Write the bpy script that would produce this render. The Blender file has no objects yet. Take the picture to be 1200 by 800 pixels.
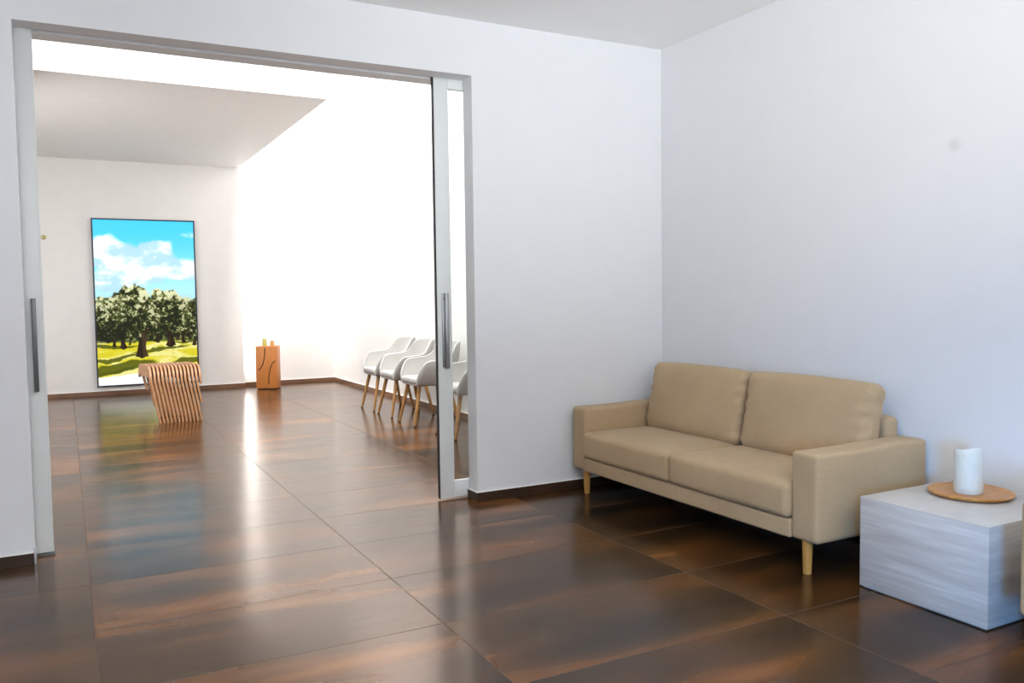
import bpy, bmesh, math, random
import numpy as np
from mathutils import Vector, Matrix

scn = bpy.context.scene
COL = scn.collection
random.seed(4)
PI = math.pi

# ------------------------------------------------------------------ camera
CAM = Vector((0.17307, -4.64425, 1.27))
YAW, PITCH, ROLL, FPX = 0.48949, -0.05399, -0.01336, 981.36
fw = Vector((math.sin(YAW) * math.cos(PITCH), math.cos(YAW) * math.cos(PITCH), math.sin(PITCH)))
rt = Vector((math.cos(YAW), -math.sin(YAW), 0))
up = rt.cross(fw)
r2 = rt * math.cos(ROLL) + up * math.sin(ROLL)
u2 = up * math.cos(ROLL) - rt * math.sin(ROLL)
cd = bpy.data.cameras.new('camera')
cam = bpy.data.objects.new('camera', cd)
COL.objects.link(cam)
cam.matrix_world = Matrix(((r2.x, u2.x, -fw.x, CAM.x), (r2.y, u2.y, -fw.y, CAM.y), (r2.z, u2.z, -fw.z, CAM.z), (0, 0, 0, 1)))
cd.sensor_width = 36
cd.lens = 36 * FPX / 1200
cd.clip_start = 0.05
cd.clip_end = 100
scn.camera = cam

# ------------------------------------------------------------------ world, light, exposure
w = bpy.data.worlds.new('world')
scn.world = w
w.use_nodes = True
w.node_tree.nodes['Background'].inputs[0].default_value = (0.55, 0.7, 1.0, 1)
w.node_tree.nodes['Background'].inputs[1].default_value = 0.5
scn.view_settings.view_transform = 'Standard'
scn.view_settings.look = 'None'
scn.view_settings.exposure = 0.0
scn.view_settings.gamma = 1.0
scn.view_settings.use_curve_mapping = False


def area(name, loc, target, sx, sy, power, col, spread=180):
    d = bpy.data.lights.new(name, 'AREA')
    d.shape = 'RECTANGLE'
    d.size, d.size_y = sx, sy
    d.energy = power
    d.color = col
    d.spread = math.radians(spread)
    o = bpy.data.objects.new(name, d)
    COL.objects.link(o)
    o.location = loc
    o.rotation_euler = (Vector(target) - Vector(loc)).to_track_quat('-Z', 'Y').to_euler()
    return o


# front room: soft ceiling panels behind the camera, added fill lights and a cool window in the back wall
area('ceiling_panel_light', (0.3, -3.2, 2.90), (0.3, -3.2, 0), 2.6, 1.2, 22, (0.99, 0.99, 1.0))
area('upward_fill', (0.9, -5.7, 1.40), (0.95, -5.6, 2.9), 2.0, 1.4, 200, (0.925, 0.965, 1.0))  # unseen fill without a fixture, added to brighten ceiling and upper walls
area('ceiling_fill', (0.9, -5.2, 1.30), (3.0, -1.2, 3.1), 0.8, 0.5, 16, (0.93, 0.975, 1.0), 60)  # added beam with no real lamp, lifts the visible ceiling corner
area('side_fill', (-1.9, -2.4, 1.35), (-1.6, -2.3, 2.9), 1.0, 1.4, 22, (0.925, 0.965, 1.0))  # weak unseen fill added left of the view for the ceiling
area('window_light_front_room', (-1.3, -6.95, 1.05), (3.4, -2.9, 0.15), 0.6, 1.0, 6.5, (0.08, 0.42, 1.0), 30)
# far room: wall washer in the slot beside the dropped ceiling, strip behind the screen wall edge, skylight over the near bay, window on the left
area('slot_washer_light', (2.56, 5.3, 4.9), (3.83, 5.4, 2.7), 5.0, 0.2, 235, (1.0, 0.985, 0.96), 140)
rs_ = area('recess_strip_light', (2.466, 8.016, 2.7), (3.5, 8.016, 2.7), 0.07, 5.0, 36, (1.0, 0.985, 0.95))
rs_.rotation_euler = Matrix(((0, 0, -1), (-1, 0, 0), (0, 1, 0))).to_euler()
area('skylight_bay_light', (1.4, 1.2, 5.4), (1.5, 2.9, 2.6), 2.6, 1.6, 230, (1.0, 0.99, 0.98), 120)
area('window_light_far_room', (-1.15, 4.4, 1.9), (3.0, 7.2, 0.5), 3.6, 1.3, 70, (1.0, 0.98, 0.95))


# ------------------------------------------------------------------ material helpers
def srgb(r, g, b):
    f = lambda c: c / 12.92 if c <= 0.04045 else ((c + 0.055) / 1.055) ** 2.4
    return (f(r / 255), f(g / 255), f(b / 255), 1)


class NT:
    def __init__(s, name):
        s.m = bpy.data.materials.new(name)
        s.m.use_nodes = True
        s.t = s.m.node_tree
        s.b = s.t.nodes['Principled BSDF']

    def n(s, typ, **k):
        o = s.t.nodes.new(typ)
        for a, v in k.items():
            if a.startswith('i_'):
                key = a[2:]
                key = int(key) if key.isdigit() else key.replace('_', ' ')
                o.inputs[key].default_value = v
            else:
                setattr(o, a, v)
        return o

    def l(s, a, b):
        s.t.links.new(a, b)

    def math(s, op, a, b=None, c=None):
        o = s.t.nodes.new('ShaderNodeMath')
        o.operation = op
        for i, v in enumerate((a, b, c)):
            if v is None:
                continue
            if isinstance(v, (int, float)):
                o.inputs[i].default_value = v
            else:
                s.l(v, o.inputs[i])
        return o.outputs[0]

    def ramp(s, fac, stops):
        o = s.t.nodes.new('ShaderNodeValToRGB')
        e = o.color_ramp.elements
        e[0].position, e[0].color = stops[0]
        e[1].position, e[1].color = stops[-1]
        for p, c in stops[1:-1]:
            x = e.new(p)
            x.color = c
        s.l(fac, o.inputs[0])
        return o.outputs[0]

    def noise(s, vec, scale, detail=4, rough=0.55):
        o = s.n('ShaderNodeTexNoise')
        o.inputs['Scale'].default_value = scale
        o.inputs['Detail'].default_value = detail
        o.inputs['Roughness'].default_value = rough
        s.l(vec, o.inputs['Vector'])
        return o.outputs[0]

    def mapping(s, scale=(1, 1, 1), rot=(0, 0, 0), loc=(0, 0, 0), coord='Object'):
        tc = s.n('ShaderNodeTexCoord')
        m = s.n('ShaderNodeMapping')
        m.inputs['Scale'].default_value = scale
        m.inputs['Rotation'].default_value = rot
        m.inputs['Location'].default_value = loc
        s.l(tc.outputs[coord], m.inputs[0])
        return m.outputs[0]

    def bump(s, h, strength, dist=0.01):
        o = s.n('ShaderNodeBump')
        o.inputs['Strength'].default_value = strength
        o.inputs['Distance'].default_value = dist
        s.l(h, o.inputs['Height'])
        s.l(o.outputs[0], s.b.inputs['Normal'])


def plain(name, col, rough=0.5, metal=0.0, var=0.04, scale=6, bump=0.0, bscale=60):
    k = NT(name)
    v = k.mapping()
    f = k.noise(v, scale, 3)
    c1 = tuple(max(0, x * (1 - var)) for x in col[:3]) + (1,)
    c2 = tuple(min(1, x * (1 + var)) for x in col[:3]) + (1,)
    k.l(k.ramp(f, [(0.3, c1), (0.7, c2)]), k.b.inputs['Base Color'])
    k.b.inputs['Roughness'].default_value = rough
    k.b.inputs['Metallic'].default_value = metal
    if bump:
        k.bump(k.noise(v, bscale, 4), bump, 0.004)
    return k.m


M = {}
M['paint'] = plain('paint_wall', (0.78, 0.79, 0.81, 1), 0.6, var=0.01, bump=0.05, bscale=90)
M['far_paint'] = plain('paint_far', (0.80, 0.79, 0.775, 1), 0.65, var=0.015, bump=0.12, bscale=25)
M['ceiling'] = plain('paint_ceiling', (0.90, 0.90, 0.90, 1), 0.7, var=0.01)
M['door_paint'] = plain('door_enamel', (0.78, 0.81, 0.80, 1), 0.35, var=0.01)
M['sealant'] = plain('white_sealant', (0.85, 0.84, 0.8, 1), 0.5)
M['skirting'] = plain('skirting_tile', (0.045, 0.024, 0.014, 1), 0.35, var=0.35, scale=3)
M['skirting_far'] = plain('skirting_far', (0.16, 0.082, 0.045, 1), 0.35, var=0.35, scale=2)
M['steel'] = plain('brushed_steel', (0.40, 0.41, 0.42, 1), 0.35, 0.9)
M['dark_steel'] = plain('dark_steel', (0.13, 0.14, 0.145, 1), 0.4, 0.6)
M['light_steel'] = plain('light_steel', (0.62, 0.64, 0.65, 1), 0.35, 0.7)
M['rubber'] = plain('black_rubber', (0.012, 0.013, 0.016, 1), 0.5)
M['brass'] = plain('old_brass', (0.35, 0.32, 0.12, 1), 0.35, 0.8)
M['groove'] = plain('dark_groove', (0.025, 0.012, 0.006, 1), 0.7)
M['wick'] = plain('wick', (0.10, 0.08, 0.06, 1), 0.8)


def wood(name, c1, c2, axis='z', scale=1.0, rough=0.45):
    k = NT(name)
    s = {'x': (1.5, 14, 14), 'y': (14, 1.5, 14), 'z': (14, 14, 1.5)}[axis]
    v = k.mapping(tuple(a * scale for a in s))
    f = k.noise(v, 2.2, 5, 0.6)
    k.l(k.ramp(f, [(0.3, c1), (0.7, c2)]), k.b.inputs['Base Color'])
    k.b.inputs['Roughness'].default_value = rough
    k.bump(f, 0.08, 0.003)
    return k.m


M['oak_leg'] = wood('oak_leg', (0.44, 0.22, 0.05, 1), (0.60, 0.33, 0.09, 1))
M['chair_leg'] = wood('chair_leg', (0.24, 0.115, 0.03, 1), (0.36, 0.185, 0.055, 1), scale=2)
M['slat'] = wood('slat_wood', (0.38, 0.185, 0.085, 1), (0.54, 0.29, 0.15, 1), 'y', 1.5)
M['plinth_wood'] = wood('plinth_wood', (0.46, 0.155, 0.03, 1), (0.55, 0.20, 0.045, 1), 'z')
M['plate_wood'] = wood('plate_wood', (0.42, 0.175, 0.04, 1), (0.62, 0.30, 0.085, 1), 'x', 1.3, 0.35)


def fabric(name, col, dk, bscale=420, bstr=0.25):
    k = NT(name)
    v = k.mapping()
    f = k.noise(v, 3.0, 3)
    g = k.noise(v, bscale, 2)
    vs = k.mapping((1, 1, 9))
    h = k.noise(vs, 28, 4)
    mix = k.math('ADD', k.math('MULTIPLY', f, 0.35), k.math('ADD', k.math('MULTIPLY', g, 0.35), k.math('MULTIPLY', h, 0.30)))
    k.l(k.ramp(mix, [(0.38, dk), (0.62, col)]), k.b.inputs['Base Color'])
    k.b.inputs['Roughness'].default_value = 0.95
    k.b.inputs['Sheen Weight'].default_value = 0.08
    k.bump(g, bstr, 0.003)
    return k.m


M['linen'] = fabric('beige_linen', (0.52, 0.378, 0.222, 1), (0.44, 0.312, 0.178, 1))
M['chair_fabric'] = fabric('pale_grey_fabric', (0.45, 0.44, 0.42, 1), (0.40, 0.39, 0.37, 1))


def floor_mat():
    k = NT('corten_porcelain_tiles')
    tc = k.n('ShaderNodeTexCoord')
    sep = k.n('ShaderNodeSeparateXYZ')
    k.l(tc.outputs['Object'], sep.inputs[0])
    TX, TY = 1.203, 0.6
    tx = k.math('DIVIDE', k.math('SUBTRACT', sep.outputs[0], 0.228), TX)
    ty = k.math('DIVIDE', k.math('ADD', sep.outputs[1], 2.285), TY)
    ix, iy = k.math('FLOOR', tx), k.math('FLOOR', ty)
    fx, fy = k.math('SUBTRACT', tx, ix), k.math('SUBTRACT', ty, iy)
    cmb = k.n('ShaderNodeCombineXYZ')
    k.l(ix, cmb.inputs[0])
    k.l(iy, cmb.inputs[1])
    wn = k.n('ShaderNodeTexWhiteNoise', noise_dimensions='3D')
    k.l(cmb.outputs[0], wn.inputs['Vector'])
    # texture coordinate: position + random offset of the tile, stretched along X
    ofs = k.n('ShaderNodeVectorMath', operation='SCALE')
    k.l(wn.outputs['Color'], ofs.inputs[0])
    ofs.inputs['Scale'].default_value = 37.0
    add = k.n('ShaderNodeVectorMath', operation='ADD')
    k.l(tc.outputs['Object'], add.inputs[0])
    k.l(ofs.outputs[0], add.inputs[1])
    mp = k.n('ShaderNodeMapping')
    mp.inputs['Scale'].default_value = (0.95, 3.7, 1)
    k.l(add.outputs[0], mp.inputs[0])
    big = k.noise(mp.outputs[0], 1.0, 2, 0.45)
    mp2 = k.n('ShaderNodeMapping')
    mp2.inputs['Scale'].default_value = (2.5, 11, 1)
    k.l(add.outputs[0], mp2.inputs[0])
    fine = k.noise(mp2.outputs[0], 2.0, 6, 0.65)
    f = k.math('ADD', k.math('MULTIPLY', big, 0.94), k.math('MULTIPLY', fine, 0.06))
    base = k.ramp(f, [(0.30, (0.012, 0.008, 0.005, 1)), (0.42, (0.030, 0.016, 0.007, 1)), (0.52, (0.055, 0.025, 0.008, 1)),
                      (0.63, (0.12, 0.046, 0.011, 1)), (0.76, (0.23, 0.088, 0.020, 1))])
    # joints
    ex = k.math('MULTIPLY', k.math('MINIMUM', fx, k.math('SUBTRACT', 1.0, fx)), TX)
    ey = k.math('MULTIPLY', k.math('MINIMUM', fy, k.math('SUBTRACT', 1.0, fy)), TY)
    e = k.math('MINIMUM', ex, ey)
    mask = k.math('LESS_THAN', e, 0.0022)
    mix = k.n('ShaderNodeMix', data_type='RGBA')
    k.l(mask, mix.inputs['Factor'])
    k.l(base, mix.inputs['A'])
    mix.inputs['B'].default_value = (0.085, 0.06, 0.045, 1)
    k.l(mix.outputs['Result'], k.b.inputs['Base Color'])
    rg = k.math('ADD', k.math('MULTIPLY', fine, 0.18), 0.11)
    rg = k.math('ADD', rg, k.math('MULTIPLY', mask, 0.45))
    k.l(rg, k.b.inputs['Roughness'])
    k.b.inputs['IOR'].default_value = 1.8
    k.b.inputs['Specular Tint'].default_value = (0.45, 0.20, 0.09, 1)
    hh = k.math('ADD', k.math('MULTIPLY', fine, 0.25), k.math('MULTIPLY', mask, -1.0))
    k.bump(hh, 0.12, 0.002)
    return k.m


M['floor'] = floor_mat()


def travertine():
    k = NT('grey_travertine')
    v = k.mapping((.7, .7, 7), rot=(0.0, 0.0, 0))
    f = k.noise(v, 2.4, 6, 0.58)
    v2 = k.mapping((1.2, 1.2, 34))
    g = k.noise(v2, 2.2, 5, 0.65)
    m = k.math('ADD', k.math('MULTIPLY', f, 0.7), k.math('MULTIPLY', g, 0.3))
    k.l(k.ramp(m, [(0.36, (0.44, 0.42, 0.40, 1)), (0.47, (0.53, 0.51, 0.49, 1)), (0.53, (0.57, 0.555, 0.54, 1)), (0.64, (0.68, 0.67, 0.655, 1))]),
        k.b.inputs['Base Color'])
    k.b.inputs['Roughness'].default_value = 0.42
    k.bump(g, 0.05, 0.002)
    return k.m


M['travertine'] = travertine()


def glass():
    k = NT('clear_glass')
    k.b.inputs['Transmission Weight'].default_value = 1
    k.b.inputs['Roughness'].default_value = 0
    k.b.inputs['IOR'].default_value = 1.45
    k.b.inputs['Base Color'].default_value = (0.97, 0.99, 0.98, 1)
    # shadow-friendly clear pane: mix of transparent and a faint specular coat
    out = k.t.nodes['Material Output']
    tr = k.n('ShaderNodeBsdfTransparent')
    tr.inputs[0].default_value = (0.93, 0.95, 0.945, 1)
    gl = k.n('ShaderNodeBsdfGlossy')
    gl.inputs['Roughness'].default_value = 0.02
    fr = k.n('ShaderNodeFresnel')
    fr.inputs['IOR'].default_value = 1.45
    mx = k.n('ShaderNodeMixShader')
    k.l(fr.outputs[0], mx.inputs[0])
    k.l(tr.outputs[0], mx.inputs[1])
    k.l(gl.outputs[0], mx.inputs[2])
    k.l(mx.outputs[0], out.inputs['Surface'])
    return k.m


M['glass'] = glass()


def emis(name, col, st):
    k = NT(name)
    k.b.inputs['Base Color'].default_value = col
    k.b.inputs['Emission Color'].default_value = col
    k.b.inputs['Emission Strength'].default_value = st
    return k.m


def wax():
    k = NT('white_wax')
    v = k.mapping()
    f = k.noise(v, 12, 3)
    k.l(k.ramp(f, [(0.3, (0.66, 0.68, 0.64, 1)), (0.7, (0.74, 0.76, 0.72, 1))]), k.b.inputs['Base Color'])
    k.b.inputs['Roughness'].default_value = 0.45
    k.b.inputs['Subsurface Weight'].default_value = 0.3
    k.b.inputs['Subsurface Radius'].default_value = (0.02, 0.018, 0.014)
    k.b.inputs['Subsurface Scale'].default_value = 0.5
    return k.m


M['wax'] = wax()


# ------------------------------------------------------------------ mesh helpers
def obj(name, bm, mat, parent=None, loc=None, smooth=True, angle=35):
    me = bpy.data.meshes.new(name)
    bmesh.ops.recalc_face_normals(bm, faces=bm.faces)
    bm.to_mesh(me)
    bm.free()
    if mat:
        me.materials.append(mat)
    if smooth:
        for p in me.polygons:
            p.use_smooth = True
        try:
            me.set_sharp_from_angle(angle=math.radians(angle))
        except Exception:
            pass
    o = bpy.data.objects.new(name, me)
    COL.objects.link(o)
    if parent:
        o.parent = parent
    if loc is not None:
        o.location = loc
    return o


def tag(o, label=None, cat=None, group=None, kind=None):
    if label: o['label'] = label
    if cat: o['category'] = cat
    if group: o['group'] = group
    if kind: o['kind'] = kind
    return o


def empty(name, loc=(0, 0, 0), rz=0):
    o = bpy.data.objects.new(name, None)
    COL.objects.link(o)
    o.location = loc
    o.rotation_euler = (0, 0, rz)
    o.empty_display_size = 0.1
    return o


def box(bm, x0, x1, y0, y1, z0, z1):
    v = [bm.verts.new(p) for p in ((x0, y0, z0), (x1, y0, z0), (x1, y1, z0), (x0, y1, z0), (x0, y0, z1), (x1, y0, z1), (x1, y1, z1), (x0, y1, z1))]
    for f in ((0, 3, 2, 1), (4, 5, 6, 7), (0, 1, 5, 4), (1, 2, 6, 5), (2, 3, 7, 6), (3, 0, 4, 7)):
        bm.faces.new([v[i] for i in f])


def BX(*bxs, bev=0.0, seg=2):
    bm = bmesh.new()
    for b in bxs:
        box(bm, *b)
    if bev:
        bmesh.ops.bevel(bm, geom=list(bm.edges), offset=bev, segments=seg, affect='EDGES', profile=0.5)
    return bm


def axis_pts(a, r, k, m):
    pts = [-a + r * (1 - math.cos(i / k * PI / 2)) for i in range(k)] if r > 0 else []
    a2 = a - r
    pts += [-a2 + 2 * a2 * i / m for i in range(m + 1)]
    pts += [a - r * (1 - math.cos(i / k * PI / 2)) for i in range(k - 1, -1, -1)]
    return pts


def rbox(cx, cy, cz, hx, hy, hz, r, k=4, m=10, deform=None):
    """rounded box (half sizes hx,hy,hz, edge radius r), optionally deformed by a function of the unit and local position"""
    bm = bmesh.new()
    X, Y, Z = (axis_pts(h, r, k, m) for h in (hx, hy, hz))
    vm = {}

    def vert(x, y, z):
        key = (round(x, 6), round(y, 6), round(z, 6))
        if key in vm:
            return vm[key]
        ix = max(-hx + r, min(hx - r, x)); iy = max(-hy + r, min(hy - r, y)); iz = max(-hz + r, min(hz - r, z))
        d = Vector((x - ix, y - iy, z - iz))
        p = Vector((ix, iy, iz))
        if d.length > 1e-9:
            p = p + d.normalized() * r
        if deform:
            p = deform(p)
        vm[key] = bm.verts.new((p.x + cx, p.y + cy, p.z + cz))
        return vm[key]

    def grid(A, B, fn):
        for i in range(len(A) - 1):
            for j in range(len(B) - 1):
                q = [fn(A[i], B[j]), fn(A[i + 1], B[j]), fn(A[i + 1], B[j + 1]), fn(A[i], B[j + 1])]
                q = [vert(*p) for p in q]
                if len(set(q)) == 4:
                    try:
                        bm.faces.new(q)
                    except ValueError:
                        pass
    for s in (-1, 1):
        grid(X, Y, lambda a, b: (a, b, s * hz))
        grid(X, Z, lambda a, b: (a, s * hy, b))
        grid(Y, Z, lambda a, b: (s * hx, a, b))
    return bm


def tube(bm, pts, radii, seg=14, cap=True):
    pts = [Vector(p) for p in pts]
    if isinstance(radii, (int, float)):
        radii = [radii] * len(pts)
    rings = []
    ref = None
    for i, p in enumerate(pts):
        t = (pts[min(i + 1, len(pts) - 1)] - pts[max(i - 1, 0)]).normalized()
        if ref is None:
            ref = Vector((1, 0, 0)) if abs(t.x) < 0.9 else Vector((0, 1, 0))
        a = (ref - t * ref.dot(t)).normalized()
        b = t.cross(a)
        ref = a
        rings.append([bm.verts.new(p + (a * math.cos(2 * PI * j / seg) + b * math.sin(2 * PI * j / seg)) * radii[i]) for j in range(seg)])
    for i in range(len(rings) - 1):
        for j in range(seg):
            bm.faces.new((rings[i][j], rings[i][(j + 1) % seg], rings[i + 1][(j + 1) % seg], rings[i + 1][j]))
    if cap:
        bm.faces.new(rings[0][::-1])
        bm.faces.new(rings[-1])
    return bm


def lathe(prof, seg=48, zfun=None):
    bm = bmesh.new()
    rings = []
    for r, z in prof:
        if r < 1e-6:
            rings.append([bm.verts.new((0, 0, z))])
        else:
            rings.append([bm.verts.new((r * math.cos(2 * PI * j / seg), r * math.sin(2 * PI * j / seg),
                                        z + (zfun(2 * PI * j / seg, r, z) if zfun else 0))) for j in range(seg)])
    for a, b in zip(rings[:-1], rings[1:]):
        for j in range(seg):
            k = (j + 1) % seg
            if len(a) == 1:
                bm.faces.new((a[0], b[j], b[k]))
            elif len(b) == 1:
                bm.faces.new((a[j], a[k], b[0]))
            else:
                bm.faces.new((a[j], a[k], b[k], b[j]))
    return bm


def copy_tree(o, parent=None):
    c = o.copy()
    COL.objects.link(c)
    c.parent = parent
    for ch in list(o.children):
        copy_tree(ch, c)
    return c


# ------------------------------------------------------------------ the room shell
W, H = 2.393, 2.604          # opening
XR = 3.83                    # right wall face
XL, YB = -3.2, -7.0          # front room left / back
ZC = 2.935                   # front ceiling
XFL = -1.2                   # far room left wall
YF, YR = 7.96, 8.07          # screen wall, recessed wall
XS, YS, ZS = 2.45, 3.3, 3.166   # dropped ceiling edge
ZV = 5.6                     # void ceiling
T1, T2, T3 = 0.125, 0.185, 0.31  # front skin, pocket, back skin


def struct(name, bm, mat, **k):
    return tag(obj(name, bm, mat, **k), kind='structure')


struct('floor', BX((XL - .2, XR + .2, YB - .2, YR + .2, -0.1, 0)), M['floor'], smooth=False)
struct('ceiling', BX((XL - .15, XR + .15, YB - .15, 0.0, ZC, ZC + .12)), M['ceiling'], smooth=False)
struct('ceiling_far', BX((XFL - .1, XR + .15, 0.0, YR + .15, ZV, ZV + .1)), M['ceiling'], smooth=False)
struct('ceiling_dropped', BX((XFL, XS, YS, YF, ZS, ZV)), M['far_paint'], smooth=False)


def spot_paint():
    k = NT('paint_right_wall')
    v = k.mapping()
    f = k.noise(v, 6, 3)
    base = k.ramp(f, [(0.3, (0.772, 0.782, 0.802, 1)), (0.7, (0.788, 0.798, 0.818, 1))])
    tc = k.n('ShaderNodeTexCoord')
    vm = k.n('ShaderNodeVectorMath', operation='DISTANCE')
    k.l(tc.outputs['Object'], vm.inputs[0])
    vm.inputs[1].default_value = (XR, -2.155, 1.94)
    mr = k.n('ShaderNodeMapRange', interpolation_type='SMOOTHSTEP')
    mr.inputs['From Min'].default_value = 0.0
    mr.inputs['From Max'].default_value = 0.05
    mr.inputs['To Min'].default_value = 0.30
    mr.inputs['To Max'].default_value = 0.0
    k.l(vm.outputs['Value'], mr.inputs['Value'])
    mix = k.n('ShaderNodeMix', data_type='RGBA')
    k.l(mr.outputs[0], mix.inputs['Factor'])
    k.l(base, mix.inputs['A'])
    mix.inputs['B'].default_value = (0.40, 0.41, 0.42, 1)
    k.l(mix.outputs['Result'], k.b.inputs['Base Color'])
    k.b.inputs['Roughness'].default_value = 0.55
    return k.m


struct('wall_right', BX((XR, XR + .15, YB, 0.15, 0, ZV)), spot_paint(), smooth=False)
struct('wall_far_right', BX((XR, XR + .15, 0.15, YR + .15, 0, ZV)), M['far_paint'], smooth=False)
struct('wall_left', BX((XL - .15, XL, YB, 0.0, 0, ZC)), M['paint'], smooth=False)
# back wall with a window opening (x -2.1..-.5, z .15..2.0)
wx0, wx1, wz0, wz1 = -2.1, -0.5, 0.15, 2.0
struct('wall_back', BX((XL, wx0, YB - .15, YB, 0, ZC), (wx1, XR, YB - .15, YB, 0, ZC), (wx0, wx1, YB - .15, YB, wz1, ZC), (wx0, wx1, YB - .15, YB, 0, wz0)),
       M['paint'], smooth=False)
struct('window_1', BX((wx0, wx0 + .05, YB - .1, YB - .04, wz0, wz1), (wx1 - .05, wx1, YB - .1, YB - .04, wz0, wz1),
                      (wx0, wx1, YB - .1, YB - .04, wz0, wz0 + .05), (wx0, wx1, YB - .1, YB - .04, wz1 - .05, wz1)), M['door_paint'])
# partition with a pocket on both sides of the opening
struct('wall_partition', BX((XL, 0, 0, T1, 0, ZV), (W, XR, 0, T1, 0, ZV), (0, W, 0, T1, H, ZV),
                            (XL, -.14, T2, T3, 0, ZV), (W + .14, XR, T2, T3, 0, ZV), (-.14, W + .14, T2, T3, H, ZV), (XL, XR, T1, T2, ZV - .5, ZV)), M['paint'], smooth=False)
# far room walls; the left one has a wide window opening
struct('wall_far_left', BX((XFL - .15, XFL, T3, 3.0, 0, ZV), (XFL - .15, XFL, 6.9, YR, 0, ZV), (XFL - .15, XFL, 3.0, 6.9, 2.6, ZV), (XFL - .15, XFL, 3.0, 6.9, 0, 0.6)),
       M['far_paint'], smooth=False)
struct('window_2', BX((XFL - .12, XFL - .05, 3.0, 3.06, .6, 2.6), (XFL - .12, XFL - .05, 6.84, 6.9, .6, 2.6), (XFL - .12, XFL - .05, 3.0, 6.9, .6, .66),
                      (XFL - .12, XFL - .05, 3.0, 6.9, 2.54, 2.6), (XFL - .12, XFL - .05, 4.92, 4.98, .6, 2.6)), M['door_paint'])
struct('wall_screen', BX((XFL, XS, YF, YR + .1, 0, ZV)), M['far_paint'], smooth=False)
struct('wall_recess', BX((XFL, XR, YR, YR + .15, 0, ZV)), M['far_paint'], smooth=False)


def baseboard(name, segs, mat, h=0.056, t=0.012):
    bm = BX(*[(*s, 0, h) for s in segs])
    o = struct(name, bm, mat, smooth=False)
    c = obj('sealant_line', BX(*[(s[0], s[1], s[2], s[3], h, h + .004) for s in segs]), M['sealant'], o, smooth=False)
    return o


t = .012
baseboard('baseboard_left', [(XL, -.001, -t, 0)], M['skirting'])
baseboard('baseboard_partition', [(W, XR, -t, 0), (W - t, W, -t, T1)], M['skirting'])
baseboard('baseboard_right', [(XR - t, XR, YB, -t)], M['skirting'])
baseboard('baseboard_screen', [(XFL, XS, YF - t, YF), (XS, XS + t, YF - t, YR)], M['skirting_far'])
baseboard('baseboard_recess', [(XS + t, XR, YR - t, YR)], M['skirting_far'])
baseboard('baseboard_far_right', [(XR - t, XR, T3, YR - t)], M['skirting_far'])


# ------------------------------------------------------------------ sliding door leaves
def leaf(name, loc, sgn, label, light_handle):
    """leaf in a pocket; local x=0 is the free vertical edge, the leaf runs towards sgn*x into the pocket"""
    r = tag(empty(name, loc), label, 'sliding door', kind='structure')
    L, z0, z1, D = 1.22, 0.012, H + 0.045, 0.04

    def b(x0, x1, y0, y1, a, c):
        return (min(sgn * x0, sgn * x1), max(sgn * x0, sgn * x1), y0, y1, a, c)
    obj('door_frame', BX(b(.002, .098, 0, D, z0, z1), b(L - .09, L, 0, D, z0, z1), b(.098, L - .09, 0, D, z0, .115), b(.098, L - .09, 0, D, 2.545, z1), bev=.0025), M['door_paint'], r)
    obj('glass_pane', BX(b(.09, L - .085, .016, .024, .108, 2.552)), M['glass'], r, smooth=False)
    obj('edge_seal', BX(b(-.004, .003, .004, D - .012, z0, z1)), M['rubber'] if light_handle else M['door_paint'], r, smooth=False)
    h = obj('door_handle', BX(*([b(.030, .046, -.012, 0, .835, 1.292), b(.046, .068, -.030, 0, .828, 1.296)] if light_handle else [b(.029, .050, -.026, 0, .828, 1.291)]), bev=.002),
            M['steel'] if light_handle else M['dark_steel'], r)
    for z in ((.87, 1.26) if light_handle else ()):
        obj('screw', lathe([(0, .0), (.004, .0), (.004, .003), (0, .004)], 12), M['dark_steel'], h, (sgn * .038, -.013, z)).rotation_euler = (PI / 2, 0, 0)
    return r


leaf('door_1', (2.198, T1 + .008, 0), 1, 'white framed glass sliding door leaf pulled out of the right jamb', True)
leaf('door_2', (.075, T1 + .008, 0), -1, 'white framed glass sliding door leaf almost hidden in the left jamb', False)
# small steel floor guide at the left jamb
struct('trim_1', BX((-.004, .006, -.014, .004, 0, .085), bev=.001), M['light_steel'])
struct('trim_2', BX((0.006, .085, T1 - .012, T2 - .01, 0, .010), bev=.001), M['dark_steel'])


# ------------------------------------------------------------------ screen with the olive grove picture
def vnoise(x, y, seed):
    rs = np.random.RandomState(seed)
    g = rs.rand(64, 64)
    xi, yi = np.floor(x).astype(int), np.floor(y).astype(int)
    fx, fy = x - xi, y - yi
    fx, fy = fx * fx * (3 - 2 * fx), fy * fy * (3 - 2 * fy)
    a = g[yi % 64, xi % 64]; b = g[yi % 64, (xi + 1) % 64]; c = g[(yi + 1) % 64, xi % 64]; d = g[(yi + 1) % 64, (xi + 1) % 64]
    return (a * (1 - fx) + b * fx) * (1 - fy) + (c * (1 - fx) + d * fx) * fy


def fbm(x, y, seed, o=5):
    s = 0; a = .5; t_ = 0
    for i in range(o):
        s = s + a * vnoise(x * 2 ** i, y * 2 ** i, seed + i); t_ += a; a *= .55
    return s / t_


def sstep(a, b, x):
    q = np.clip((x - a) / (b - a), 0, 1)
    return q * q * (3 - 2 * q)


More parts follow.
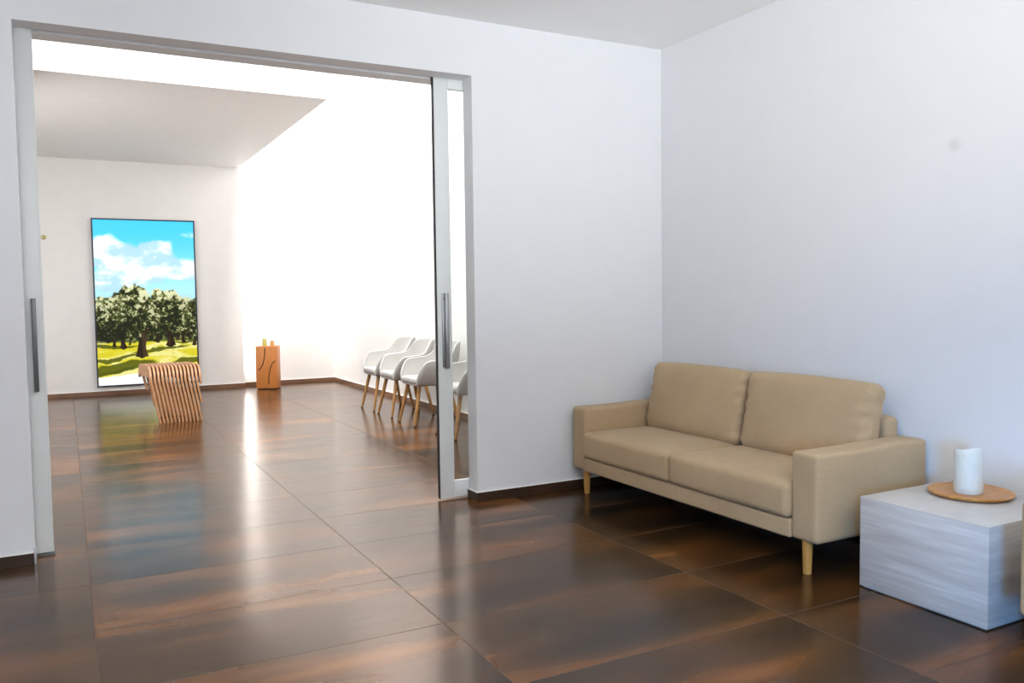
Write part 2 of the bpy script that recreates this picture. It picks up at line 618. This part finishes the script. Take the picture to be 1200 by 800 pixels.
def grove(NX, NY):
    u, v = np.meshgrid((np.arange(NX) + .5) / NX, (np.arange(NY) + .5) / NY)   # v down
    asp = 1.75
    V = v * asp
    c = lambda *a: np.array(a, float)[None, None, :] / 255

    def mix(A, B, m):
        return A * (1 - m[..., None]) + B * m[..., None]
    img = mix(np.ones((NY, NX, 3)) * c(62, 182, 226), np.ones((NY, NX, 3)) * c(170, 212, 226), sstep(.0, .55, v))
    # clouds
    n = fbm(u * 3 + 5, V * 3.5, 11)
    n2 = fbm(u * 5 + 2, V * 9, 21)

    def blob(cu, cv, ru, rv):
        return np.exp(-(((u - cu) / ru) ** 2 + ((v - cv) / rv) ** 2))
    cl = blob(.12, .16, .27, .09) + .9 * blob(.62, .17, .18, .07) + .9 * blob(.3, .24, .45, .06) + .8 * blob(.5, .33, .8, .07) + .9 * blob(.15, .4, .4, .06) + .55 * blob(.9, .30, .25, .05) + .35 * blob(.9, .08, .15, .03)
    m = sstep(.38, .62, cl * .75 + (n - .5) * 1.1)
    shade = mix(np.ones((NY, NX, 3)) * c(214, 220, 226), np.ones((NY, NX, 3)) * c(158, 194, 216), sstep(.40, .66, n2))
    img = mix(img, shade, m)
    # ground
    g = mix(np.ones((NY, NX, 3)) * c(216, 204, 40), np.ones((NY, NX, 3)) * c(236, 228, 140), sstep(.4, .62, fbm(u * 3, V * 14, 31)))
    g = mix(g, np.ones((NY, NX, 3)) * c(200, 190, 30), sstep(.55, .7, fbm(u * 8, V * 20, 35)) * .7)
    wob = (fbm(u * 6, V * 10, 41) - .5) * .05

    def band(cu, cv, ru, rv, slope=0.):
        d = ((u - cu) / ru) ** 2 + ((v + wob - cv - slope * (u - cu)) / rv) ** 2
        return sstep(1.25, .75, d)
    shd = np.ones((NY, NX, 3)) * c(74, 80, 4)
    for a in ((.2, .895, .38, .028, -.06), (.15, .845, .35, .012, -.10), (.62, .79, .28, .010, -.06), (.92, .865, .22, .018, -.10), (.15, .765, .25, .010, 0), (.95, .75, .2, .007, 0), (.05, .93, .3, .012, -.1)):
        g = mix(g, shd, band(*a) * .85)
    road = sstep(.0, .012, v - (.945 - .04 * u) + wob * .2)
    g = mix(g, np.ones((NY, NX, 3)) * c(240, 244, 240), road)
    hor = .735
    img = mix(img, g, sstep(hor - .004, hor + .004, v))
    # distant scrub
    img = mix(img, np.ones((NY, NX, 3)) * c(70, 84, 40), sstep(.70, .71, v + (fbm(u * 14, V * 6, 51) - .5) * .06) * sstep(hor + .012, hor, v))
    farleaf = mix(np.ones((NY, NX, 3)) * c(24, 30, 8), np.ones((NY, NX, 3)) * c(120, 128, 70), sstep(.42, .66, fbm(u * 30, V * 30, 55, 3)))
    img = mix(img, farleaf, sstep(.0, .01, v - .60 - (fbm(u * 7, V * 7, 57) - .5) * .10) * sstep(hor + .003, hor - .006, v + (fbm(u * 12, V * 3, 58) - .5) * .05))
    bark = np.ones((NY, NX, 3)) * c(34, 22, 10)

    def trunk(img, cu, v0, v1, wd, lean=0.):
        s = np.clip((v - v0) / (v1 - v0), 0, 1)
        cen = cu + lean * (1 - s) + .005 * np.sin(s * 7 + cu * 30)
        ww = wd * (.75 + .8 * (s - .4) ** 2 * 3 * (s > .4) + .9 * (1 - s) ** 3)
        mm = sstep(1.1, .9, np.abs(u - cen) / ww) * ((v > v0) & (v < v1 + .006 * np.cos((u - cen) * 60)))
        lit = sstep(.5, .75, vnoise(u * 60, V * 14, 61))
        col = mix(bark, np.ones((NY, NX, 3)) * c(84, 66, 40), lit * .6)
        return mix(img, col, mm.astype(float))
    for a in ((.17, .68, .765, .012, .0), (.25, .69, .78, .024, .01), (.32, .7, .755, .008, 0), (.60, .69, .745, .014, 0), (.86, .69, .75, .016, 0), (.80, .69, .735, .010, 0), (.93, .70, .735, .008, 0), (.98, .69, .77, .016, 0)):
        img = trunk(img, *a)
    img = trunk(img, .73, .66, .775, .036, -.01)
    img = trunk(img, .43, .66, .838, .043, .03)
    # crowns
    leafn = fbm(u * 36, V * 36, 71, 4)
    leaff = vnoise(u * 85, V * 85, 75)
    clump = fbm(u * 9, V * 9, 81, 3)
    edge = (fbm(u * 18, V * 18, 91, 4) - .5) * 1.1

    def crown(img, blobs, bright):
        f = np.full_like(u, -9.0)
        for cu, cv, ru, rv in blobs:
            f = np.maximum(f, 1 - ((u - cu) / ru) ** 2 - ((v - cv) / rv) ** 2)
        mm = sstep(.0, .12, f + edge * .8 - .08)
        holes = sstep(.30, .24, leafn) * sstep(.5, .1, f)
        t_ = np.clip((leafn - .5) * 2.3 + (clump - .5) * 1.5 + (leaff - .5) * .9 + .36 + bright + np.clip(.57 - v, -.12, .1) * 3.2, 0, 1)
        col = mix(np.ones((NY, NX, 3)) * c(22, 26, 8), np.ones((NY, NX, 3)) * c(74, 82, 30), sstep(0, .5, t_))
        col = mix(col, np.ones((NY, NX, 3)) * c(200, 200, 160), sstep(.5, 1, t_))
        return mix(img, col, mm * (1 - holes * .7))
    img = crown(img, [(.90, .56, .16, .09), (.99, .60, .12, .12), (.84, .62, .14, .07)], .12)
    img = crown(img, [(.72, .55, .18, .13), (.62, .50, .10, .09), (.76, .63, .14, .06)], .08)
    img = crown(img, [(.10, .58, .20, .13), (.04, .66, .14, .08), (.22, .66, .16, .07)], -.05)
    img = crown(img, [(.36, .50, .22, .11), (.30, .60, .26, .10), (.52, .60, .17, .10), (.42, .67, .18, .05), (.20, .55, .16, .10)], .03)
    img = trunk(img, .45, .66, .72, .022, .05)
    img = img * (1 - .14 * sstep(.40, .55, v))[..., None]
    return np.clip(img, 0, 1)


SX0, SX1, SZ0, SZ1, SY = .520, 1.823, .117, 2.387, 7.91
scr = tag(empty('video_screen', ((SX0 + SX1) / 2, YF, SZ0)), 'tall glowing upright screen showing olive trees under a cloudy blue sky, on the far wall', 'screen')
hx = (SX1 - SX0) / 2
hz = SZ1 - SZ0
fb = .018
obj('screen_body', BX((-hx + .01, hx - .01, -.038, 0, .01, hz - .01)), M['rubber'], scr, smooth=False)
obj('screen_frame', BX((-hx, -hx + fb, -.05, -.02, 0, hz), (hx - fb, hx, -.05, -.02, 0, hz), (-hx + fb, hx - fb, -.05, -.02, 0, fb), (-hx + fb, hx - fb, -.05, -.02, hz - fb, hz)),
    plain('navy_black_frame', (0.012, 0.02, 0.04, 1), 0.3), scr, smooth=False)
NX, NY = 210, 366
img = grove(NX, NY)
lin = np.where(img <= .04045, img / 12.92, ((img + .055) / 1.055) ** 2.4)
me = bpy.data.meshes.new('display_picture')
xs = np.linspace(-hx + fb, hx - fb, NX + 1)
zs = np.linspace(hz - fb, fb, NY + 1)
gx, gz = np.meshgrid(xs, zs)
co = np.stack([gx.ravel(), np.full(gx.size, -.042), gz.ravel()], 1)
idx = np.arange((NX + 1) * (NY + 1)).reshape(NY + 1, NX + 1)
fc = np.stack([idx[:-1, :-1].ravel(), idx[1:, :-1].ravel(), idx[1:, 1:].ravel(), idx[:-1, 1:].ravel()], 1)
me.vertices.add(len(co)); me.vertices.foreach_set('co', co.ravel())
me.loops.add(fc.size); me.loops.foreach_set('vertex_index', fc.ravel())
me.polygons.add(len(fc)); me.polygons.foreach_set('loop_start', np.arange(0, fc.size, 4))
me.update()
at = me.color_attributes.new('picture', 'FLOAT_COLOR', 'CORNER')
cc = np.ones((NY * NX, 4, 4)); cc[:, :, :3] = lin.reshape(-1, 1, 3)
at.data.foreach_set('color', cc.astype(np.float32).ravel())
k = NT('screen_picture')
vc = k.n('ShaderNodeVertexColor', layer_name='picture')
k.l(vc.outputs[0], k.b.inputs['Emission Color'])
k.b.inputs['Base Color'].default_value = (0.01, 0.01, 0.01, 1)
k.b.inputs['Emission Strength'].default_value = 1.6
k.b.inputs['Roughness'].default_value = 0.3
k.b.inputs['Specular IOR Level'].default_value = 0.1
me.materials.append(k.m)
dp = bpy.data.objects.new('display_picture', me)
COL.objects.link(dp)
dp.parent = scr


# ------------------------------------------------------------------ sofa and armchair
def wrinkle(seed):
    rs = random.Random(seed)
    ks = [(rs.uniform(8, 26), rs.uniform(8, 26), rs.uniform(8, 26), rs.uniform(0, 6)) for _ in range(5)]
    return lambda p: sum(math.sin(a * p.x + b * p.y + c_ * p.z + d) for a, b, c_, d in ks) / 5


def back_cushion(y0, y1, seed):
    hy, hz_, hx_ = (y1 - y0) / 2, .215, .085
    wf = wrinkle(seed)

    def d(p):
        u, v = p.y / hy, p.z / hz_
        puff = (1 - abs(u) ** 3.0) * (1 - abs(v) ** 3.0)
        s = 1 if p.x > 0 else -1
        q = Vector(p)
        q.x = p.x * (.62 + .55 * puff) + .004 * wf(p) * s
        # corners drawn in, sides slightly concave between the corners
        q.y = p.y * (1 - .020 * (1 - abs(v) ** 2)) if abs(u) > .9 else p.y
        q.z = p.z + .010 * (1 - u * u) * v
        # gathered folds near the vertical sides
        e = max(0, (abs(u) - .72) / .28)
        q.x += .0045 * e * math.sin(p.z * 95 + 9 * u + seed) * (1 if p.x < 0 else 0)
        q.y += .003 * e * math.sin(p.z * 70 + seed)
        return q
    return rbox(0, 0, 0, hx_, hy, hz_, .05, 5, 22, d)


def seat_cushion(y0, y1, x0, x1, z0, z1, seed):
    hx_, hy, hz_ = (x1 - x0) / 2, (y1 - y0) / 2, (z1 - z0) / 2
    wf = wrinkle(seed)

    def d(p):
        u, v = p.x / hx_, p.y / hy
        q = Vector(p)
        if p.z > 0:
            q.z += .012 * (1 - u ** 4) * (1 - v ** 4) + .0025 * wf(p)
        if p.x < -hx_ * .8:
            q.x -= .006 * (1 - (p.z / hz_) ** 2) * (1 - v ** 6) + .002 * wf(p)
        return q
    return rbox(0, 0, 0, hx_, hy, hz_, .032, 5, 18, d)


def leg_bm(h, r0, r1, lean=(0, 0)):
    bm = bmesh.new()
    tube(bm, [(lean[0], lean[1], 0.0), (lean[0], lean[1], .004), (lean[0] * .5, lean[1] * .5, h * .5), (0, 0, h)], [r0 * .93, r0, (r0 + r1) / 2, r1], 20)
    return bm


def seating(name, loc, width, seats, label, cat):
    """local frame: x 0 = front of the arms, +x to the back, y 0 = far end, running to -width"""
    r = tag(empty(name, loc), label, cat)
    depth, aw = .745, .155
    z0, za = .152, .557

    def arm_d(p):
        q = Vector(p)
        q.z += .004 * math.sin(p.x * 7) * (1 if p.z > 0 else 0)
        return q
    for y0 in (0, -width + aw):
        obj('armrest', rbox(depth / 2, y0 - aw / 2, (z0 + za) / 2, depth / 2, aw / 2, (za - z0) / 2, .022, 4, 8, arm_d), M['linen'], r)
    yi0, yi1 = -aw + .004, -width + aw - .004
    obj('base_frame', rbox((depth - .02) / 2 - .012, (yi0 + yi1) / 2, (z0 + .238) / 2, depth / 2 - .012, (yi0 - yi1) / 2, (.238 - z0) / 2, .012, 3, 4), M['linen'], r)
    obj('back_frame', rbox(depth - .05, (yi0 + yi1) / 2 , .42, .05, (yi0 - yi1) / 2 - .002, .232, .03, 4, 8), M['linen'], r)
    n = seats
    wid = (yi0 - yi1) / n
    for i in range(n):
        a, b = yi0 - i * wid, yi0 - (i + 1) * wid
        o = obj('seat_cushion', seat_cushion(b + .002, a - .002, -.028, depth - .12, .240, .405, 3 + i), M['linen'], r, ((-.028 + depth - .12) / 2, (a + b) / 2, .3225))
        o2 = obj('back_cushion', back_cushion(b, a, 11 + i), M['linen'], r, (.535, (a + b) / 2 - (.0 if n == 1 else (.02 if i == 0 else .03)), .610))
        o2.rotation_euler = (0, math.radians(11), 0)
    for lx in (.035, depth - .05):
        for ly in (-.115, -width + .085):
            obj('leg', leg_bm(z0 + .004, .0185, .024), M['oak_leg'], r, (lx, ly, 0))
    return r


seating('sofa', (3.057, -.050, 0), 2.012, 2, 'beige two-cushion sofa on short round wooden legs against the right wall', 'sofa')
seating('armchair', (3.015, -2.968, 0), .92, 1, 'beige armchair cut off at the right edge, past the stone table', 'armchair')


# ------------------------------------------------------------------ stone coffee block with plate and candle
def slab_block(x0, x1, y0, y1, z1):
    bm = BX((x0, x1, y0, y1, 0.006, z1), bev=.002)
    box(bm, x0 + .012, x1 - .012, y0 + .012, y1 - .012, 0, .006)
    return bm


tag(obj('coffee_table', slab_block(-.31, .31, -.285, .285, .393), M['travertine'], None, (3.468, -2.490, 0)),
    'pale grey travertine block coffee table beside the sofa', 'table')
pl = tag(obj('serving_plate', lathe([(0, 0), (.140, 0), (.158, .006), (.166, .014), (.167, .018), (.162, .021), (.152, .019), (.145, .017), (0, .016)], 64), M['plate_wood'], None, (3.570, -2.432, .393)),
         'round wooden plate under the white candle on the stone table', 'plate')
cr = tag(empty('pillar_candle', (3.540, -2.440, .409)), 'thick white pillar candle with a slanted melted rim on the wooden plate', 'candle')


def cz(a, r, z):
    if z < .1:
        return 0
    k_ = min(1, (z - .1) / .08)
    return k_ * r / .057 * (.012 * math.cos(a + 2.2) + .004 * math.sin(3 * a + 1))


obj('wax_body', lathe([(0, 0), (.053, 0), (.0565, .004), (.0572, .03), (.0572, .10), (.0570, .165), (.0565, .180), (.0545, .186), (.051, .184), (.047, .172), (.035, .160), (.012, .155), (0, .154)], 56, cz),
    M['wax'], cr, angle=50)
wk = bmesh.new()
tube(wk, [(0, 0, .152), (.001, 0, .164), (.004, .001, .172)], .0016, 8)
obj('wick', wk, M['wick'], cr)

# ------------------------------------------------------------------ slatted waterfall stool
st = tag(empty('slatted_stool', (1.17, 4.80, 0)), 'stool of bent wooden slats in front of the glowing screen', 'stool')


def slat(pts, wd=.0195, th=.12):
    """a bent strip following points (x,y,z); wd across X, th in the bending plane"""
    bm = bmesh.new()
    P_ = [Vector(p) for p in pts]
    rings = []
    for i, p in enumerate(P_):
        tt = (P_[min(i + 1, len(P_) - 1)] - P_[max(i - 1, 0)])
        tt.x = 0
        tt.normalize()
        nn = Vector((0, -tt.z, tt.y))
        a = Vector((wd / 2, 0, 0))
        rings.append([bm.verts.new(p + s1 * a + s2 * nn * th / 2) for s1, s2 in ((-1, -1), (1, -1), (1, 1), (-1, 1))])
    for i in range(len(rings) - 1):
        for j in range(4):
            bm.faces.new((rings[i][j], rings[i][(j + 1) % 4], rings[i + 1][(j + 1) % 4], rings[i + 1][j]))
    bm.faces.new(rings[0][::-1]); bm.faces.new(rings[-1])
    return bm


def slat_path(i, n, zf, zb):
    """front foot -> curve -> top -> curve -> back foot, clipped at heights zf (front) and zb (back)"""
    s = i / (n - 1)
    xt = -.245 + .478 * s
    R_ = .08
    top = .535
    yf, yb = -.085, .50
    pts = []
    m = 10
    # front leg leans back towards its foot
    fy0 = -.03
    for j in range(m):
        q = j / (m - 1)
        z = zf + (top - R_ - zf) * q
        f = z / (top - R_)
        pts.append((xt + .09 * (1 - f), fy0 + (yf - fy0) * f ** .8 if f > 0 else fy0, z))
    for j in range(1, 8):
        a = j / 8 * PI / 2
        pts.append((xt, yf + R_ * (1 - math.cos(a)), top - R_ + R_ * math.sin(a)))
    for j in range(7):
        pts.append((xt, yf + R_ + (yb - yf - 2 * R_) * j / 6, top))
    for j in range(1, 8):
        a = j / 8 * PI / 2
        pts.append((xt, yb - R_ + R_ * math.sin(a), top - R_ + R_ * math.cos(a)))
    for j in range(m):
        q = j / (m - 1)
        z = (top - R_) + (zb - top + R_) * q
        f = z / (top - R_)
        pts.append((xt + .09 * (1 - f), yb - .05 * (1 - f), z))
    pts = [(x - .06 * (y - yf) / (yb - yf), y, z) for x, y, z in pts]
    return pts


NS = 14
for i in range(NS):
    zf = {NS - 1: .40, NS - 2: .20}.get(i, 0.0)
    zb = {0: .45, 1: .30, 2: .12}.get(i, 0.0)
    obj('slat', slat(slat_path(i, NS, zf, zb)), M['slat'], st, angle=40)
for yy, zz in ((.0, .525), (.38, .525), (.44, .12)):
    rods = bmesh.new()
    ox = .09 * (1 - zz / .48) if zz < .4 else 0
    sh = -.06 * (yy + .085) / .585
    tube(rods, [((-.235 if zz > .4 else -.14) + ox + sh, yy, zz), (.225 + ox + sh, yy, zz)], .008, 10)
    obj('tie_rod', rods, M['slat'], st)

# ------------------------------------------------------------------ wooden pedestal with small glass pieces
pd_ = tag(empty('pedestal', (2.712, 7.555, 0), math.radians(-22)), 'square orange wooden pedestal with curved black grooves by the bright wall', 'pedestal')
obj('plinth_body', BX((-.145, .145, -.145, .145, .014, .607), bev=.003), M['plinth_wood'], pd_)
obj('plinth_foot', BX((-.13, .13, -.13, .13, 0, .014)), M['groove'], pd_, smooth=False)


def arc(pts):
    bm = bmesh.new()
    tube(bm, pts, .0065, 8)
    return bm


obj('curved_groove', arc([(-.12 + .105 * math.sin(a), -.1455, .275 + .30 * (1 - math.cos(a)) if False else .28 + .31 * (1 - math.cos(a))) for a in [j / 14 * PI / 2 for j in range(15)]]), M['groove'], pd_)
obj('curved_groove', arc([(.125 - .10 * math.sin(a), -.1455, .395 - .33 * (1 - math.cos(a))) for a in [j / 14 * PI / 2 for j in range(15)]]), M['groove'], pd_)

for (dx, dy, rr, hh, c1, nm, lab) in ((-.045, .01, .033, .105, (0.75, 0.72, 0.22, 1), 'glass_vase', 'small yellowish glass vase, left one of two pieces on the wooden pedestal'),
                                     (.065, -.01, .028, .075, (0.85, 0.48, 0.16, 1), 'glass_tumbler', 'small amber tumbler, right one of two pieces on the wooden pedestal')):
    k = NT(nm + '_amber')
    k.b.inputs['Base Color'].default_value = c1
    k.b.inputs['Roughness'].default_value = .15
    k.b.inputs['Transmission Weight'].default_value = .35
    ca, sa = math.cos(math.radians(-22)), math.sin(math.radians(-22))
    e_ = tag(obj(nm, lathe([(0, 0), (rr * .8, 0), (rr, .012), (rr * 1.02, hh * .5), (rr * .8, hh * .8), (rr * .85, hh), (rr * .78, hh), (rr * .72, hh * .8), (rr * .9, hh * .5), (rr * .85, .014), (0, .012)], 28), k.m, None,
                 (2.712 + dx * ca - dy * sa, 7.555 + dx * sa + dy * ca, .607)), lab, 'vase' if 'vase' in nm else 'tumbler')
cb = bmesh.new()
tube(cb, [(2.46, 7.90, .006), (2.50, 7.78, .006), (2.56, 7.72, .006), (2.60, 7.70, .006)], .004, 8)
tag(obj('power_cord', cb, M['rubber']), 'thin dark cord on the floor left of the wooden pedestal', 'cord')

# ------------------------------------------------------------------ small wall fitting and wall scuff
sw = tag(empty('wall_fitting', (-.039, YF, 2.121)), 'small brass fitting on the far wall left of the screen', 'fitting')
f1 = lathe([(0, 0), (.028, 0), (.028, .006), (.022, .010), (.012, .012), (.012, .035), (.018, .040), (.018, .050), (0, .052)], 24)
obj('mounting_plate', f1, M['brass'], sw).rotation_euler = (PI / 2, 0, 0)
scuff_bm = bmesh.new()
tube(scuff_bm, [(XR, 4.30, 2.86), (XR - .02, 4.33, 2.855), (XR - .022, 4.44, 2.835), (XR - .02, 4.50, 2.82)], .004, 8)  # dark scuff on the wall, modelled as a thin raised tube
tag(obj('wall_scuff', scuff_bm, M['dark_steel']), 'thin short dark scuff mark high on the bright right wall above the chairs', 'scuff')


# ------------------------------------------------------------------ tub chairs
def shell():
    """local: faces -x, centre at origin, seat height .45"""
    bm = bmesh.new()
    NT_, NV = 44, 12
    rows = []
    for i in range(NT_ + 1):
        tt = -1 + 2 * i / NT_          # -1 left front .. 0 back .. 1 right front
        a = tt * 2.05                  # angle from the back (+x)
        ca, sa = math.cos(a), math.sin(a)
        ex = 2 / 2.9
        bx = .205 * abs(ca) ** ex * (1 if ca > 0 else -1)
        by = .205 * abs(sa) ** ex * (1 if sa > 0 else -1)
        if abs(tt) > .55:
            q = (abs(tt) - .55) / .45
            bx = -.235 * q + bx * (1 - q) if bx > -.235 else bx
            by = math.copysign(.205, sa)
        # rim height along the way round
        s = abs(tt)
        if s < .30:
            zr = .825 - .012 * (s / .3) ** 2
        elif s < .62:
            q = (s - .30) / .32
            zr = .813 - (.813 - .665) * (q * q * (3 - 2 * q))
        elif s < .86:
            zr = .665 - .02 * (s - .62) / .24
        else:
            q = (s - .86) / .14
            zr = .645 - (.645 - .475) * q ** 1.6
        flare = .075 * (zr - .43) / .24
        back = max(0, 1 - s / .5)
        tx = bx + (.10 * back * (zr - .43) / .39) + (.02 if s > .7 else 0)
        if s > .62:
            tx = bx + .045 * min(1, (1 - s) / .14 if s > .86 else 1)
        ty = by + math.copysign(min(flare, .062), sa) * (1 - back * .55) if abs(sa) > 1e-6 else by
        row = []
        for j in range(NV + 1):
            v = j / NV
            bulge = math.sin(v * PI) * .018
            x = bx + (tx - bx) * v + (bulge if s < .5 else 0)
            y = by + (ty - by) * (1 - (1 - v) ** 1.7) 
            z = .415 + (zr - .415) * v
            row.append(bm.verts.new((x, y, z)))
        rows.append(row)
    for i in range(NT_):
        for j in range(NV):
            bm.faces.new((rows[i][j], rows[i + 1][j], rows[i + 1][j + 1], rows[i][j + 1]))
    # seat pan bottom: rings shrinking inwards
    prev = [rw[0] for rw in rows]
    cx_ = -.02
    for q, dz in ((.93, -.012), (.6, -.018), (.2, -.018)):
        cur = [bm.verts.new((cx_ + (v.co.x - cx_) * q, v.co.y * q, .415 + dz)) for v in [rw[0] for rw in rows]]
        for i in range(NT_):
            bm.faces.new((prev[i], cur[i], cur[i + 1], prev[i + 1]))
        bm.faces.new((prev[NT_], cur[NT_], cur[0], prev[0]))
        prev = cur
    bm.faces.new(prev)
    bmesh.ops.recalc_face_normals(bm, faces=bm.faces)
    return bm


def chair_proto():
    r = empty('tub_chair')
    s = obj('shell', shell(), M['chair_fabric'], r, angle=80)
    so = s.modifiers.new('solid', 'SOLIDIFY'); so.thickness = .026; so.offset = 0
    sb = s.modifiers.new('sub', 'SUBSURF'); sb.levels = 1; sb.render_levels = 2

    def d(p):
        q = Vector(p)
        f = max(0, p.x / .22)
        q.y *= 1 - .12 * f * f
        q.z += .008 * (1 - (p.y / .2) ** 2) * (1 if p.z > 0 else .3)
        return q
    obj('seat', rbox(-.028, 0, .447, .222, .188, .028, .022, 4, 10, d), M['chair_fabric'], r)
    for sx, sy in ((-1, -1), (-1, 1), (1, -1), (1, 1)):
        bm = bmesh.new()
        foot = Vector((-.262 if sx < 0 else .215, sy * .215, 0))
        topp = Vector((-.175 if sx < 0 else .13, sy * .150, .418))
        tube(bm, [foot, foot + (topp - foot) * .01, foot + (topp - foot) * .5, topp], [.0115, .0125, .0175, .021], 16)
        lg = obj('leg', bm, M['chair_leg'], r)
        g = bmesh.new()
        tube(g, [foot + Vector((0, 0, -.0)), foot + (topp - foot) * .022], [.0128, .0132], 14)
        obj('foot_glide', g, M['rubber'], lg)
    return r


proto = chair_proto()
labs = ['pale grey tub chair, leftmost and farthest of the row along the far room wall',
        'pale grey tub chair on wooden legs, second from the left in the row',
        'pale grey tub chair just left of the sliding door frame, its backrest partly behind it',
        'pale grey tub chair at the right end of the row, behind the sliding door glass']
for i, (x, y) in enumerate(((3.445, 4.53), (3.44, 3.935), (3.42, 3.225), (3.44, 2.30))):
    c = proto if i == 0 else copy_tree(proto)
    c.location = (x, y, 0)
    tag(c, labs[i], 'chair', 'tub chairs along the right wall of the far room')
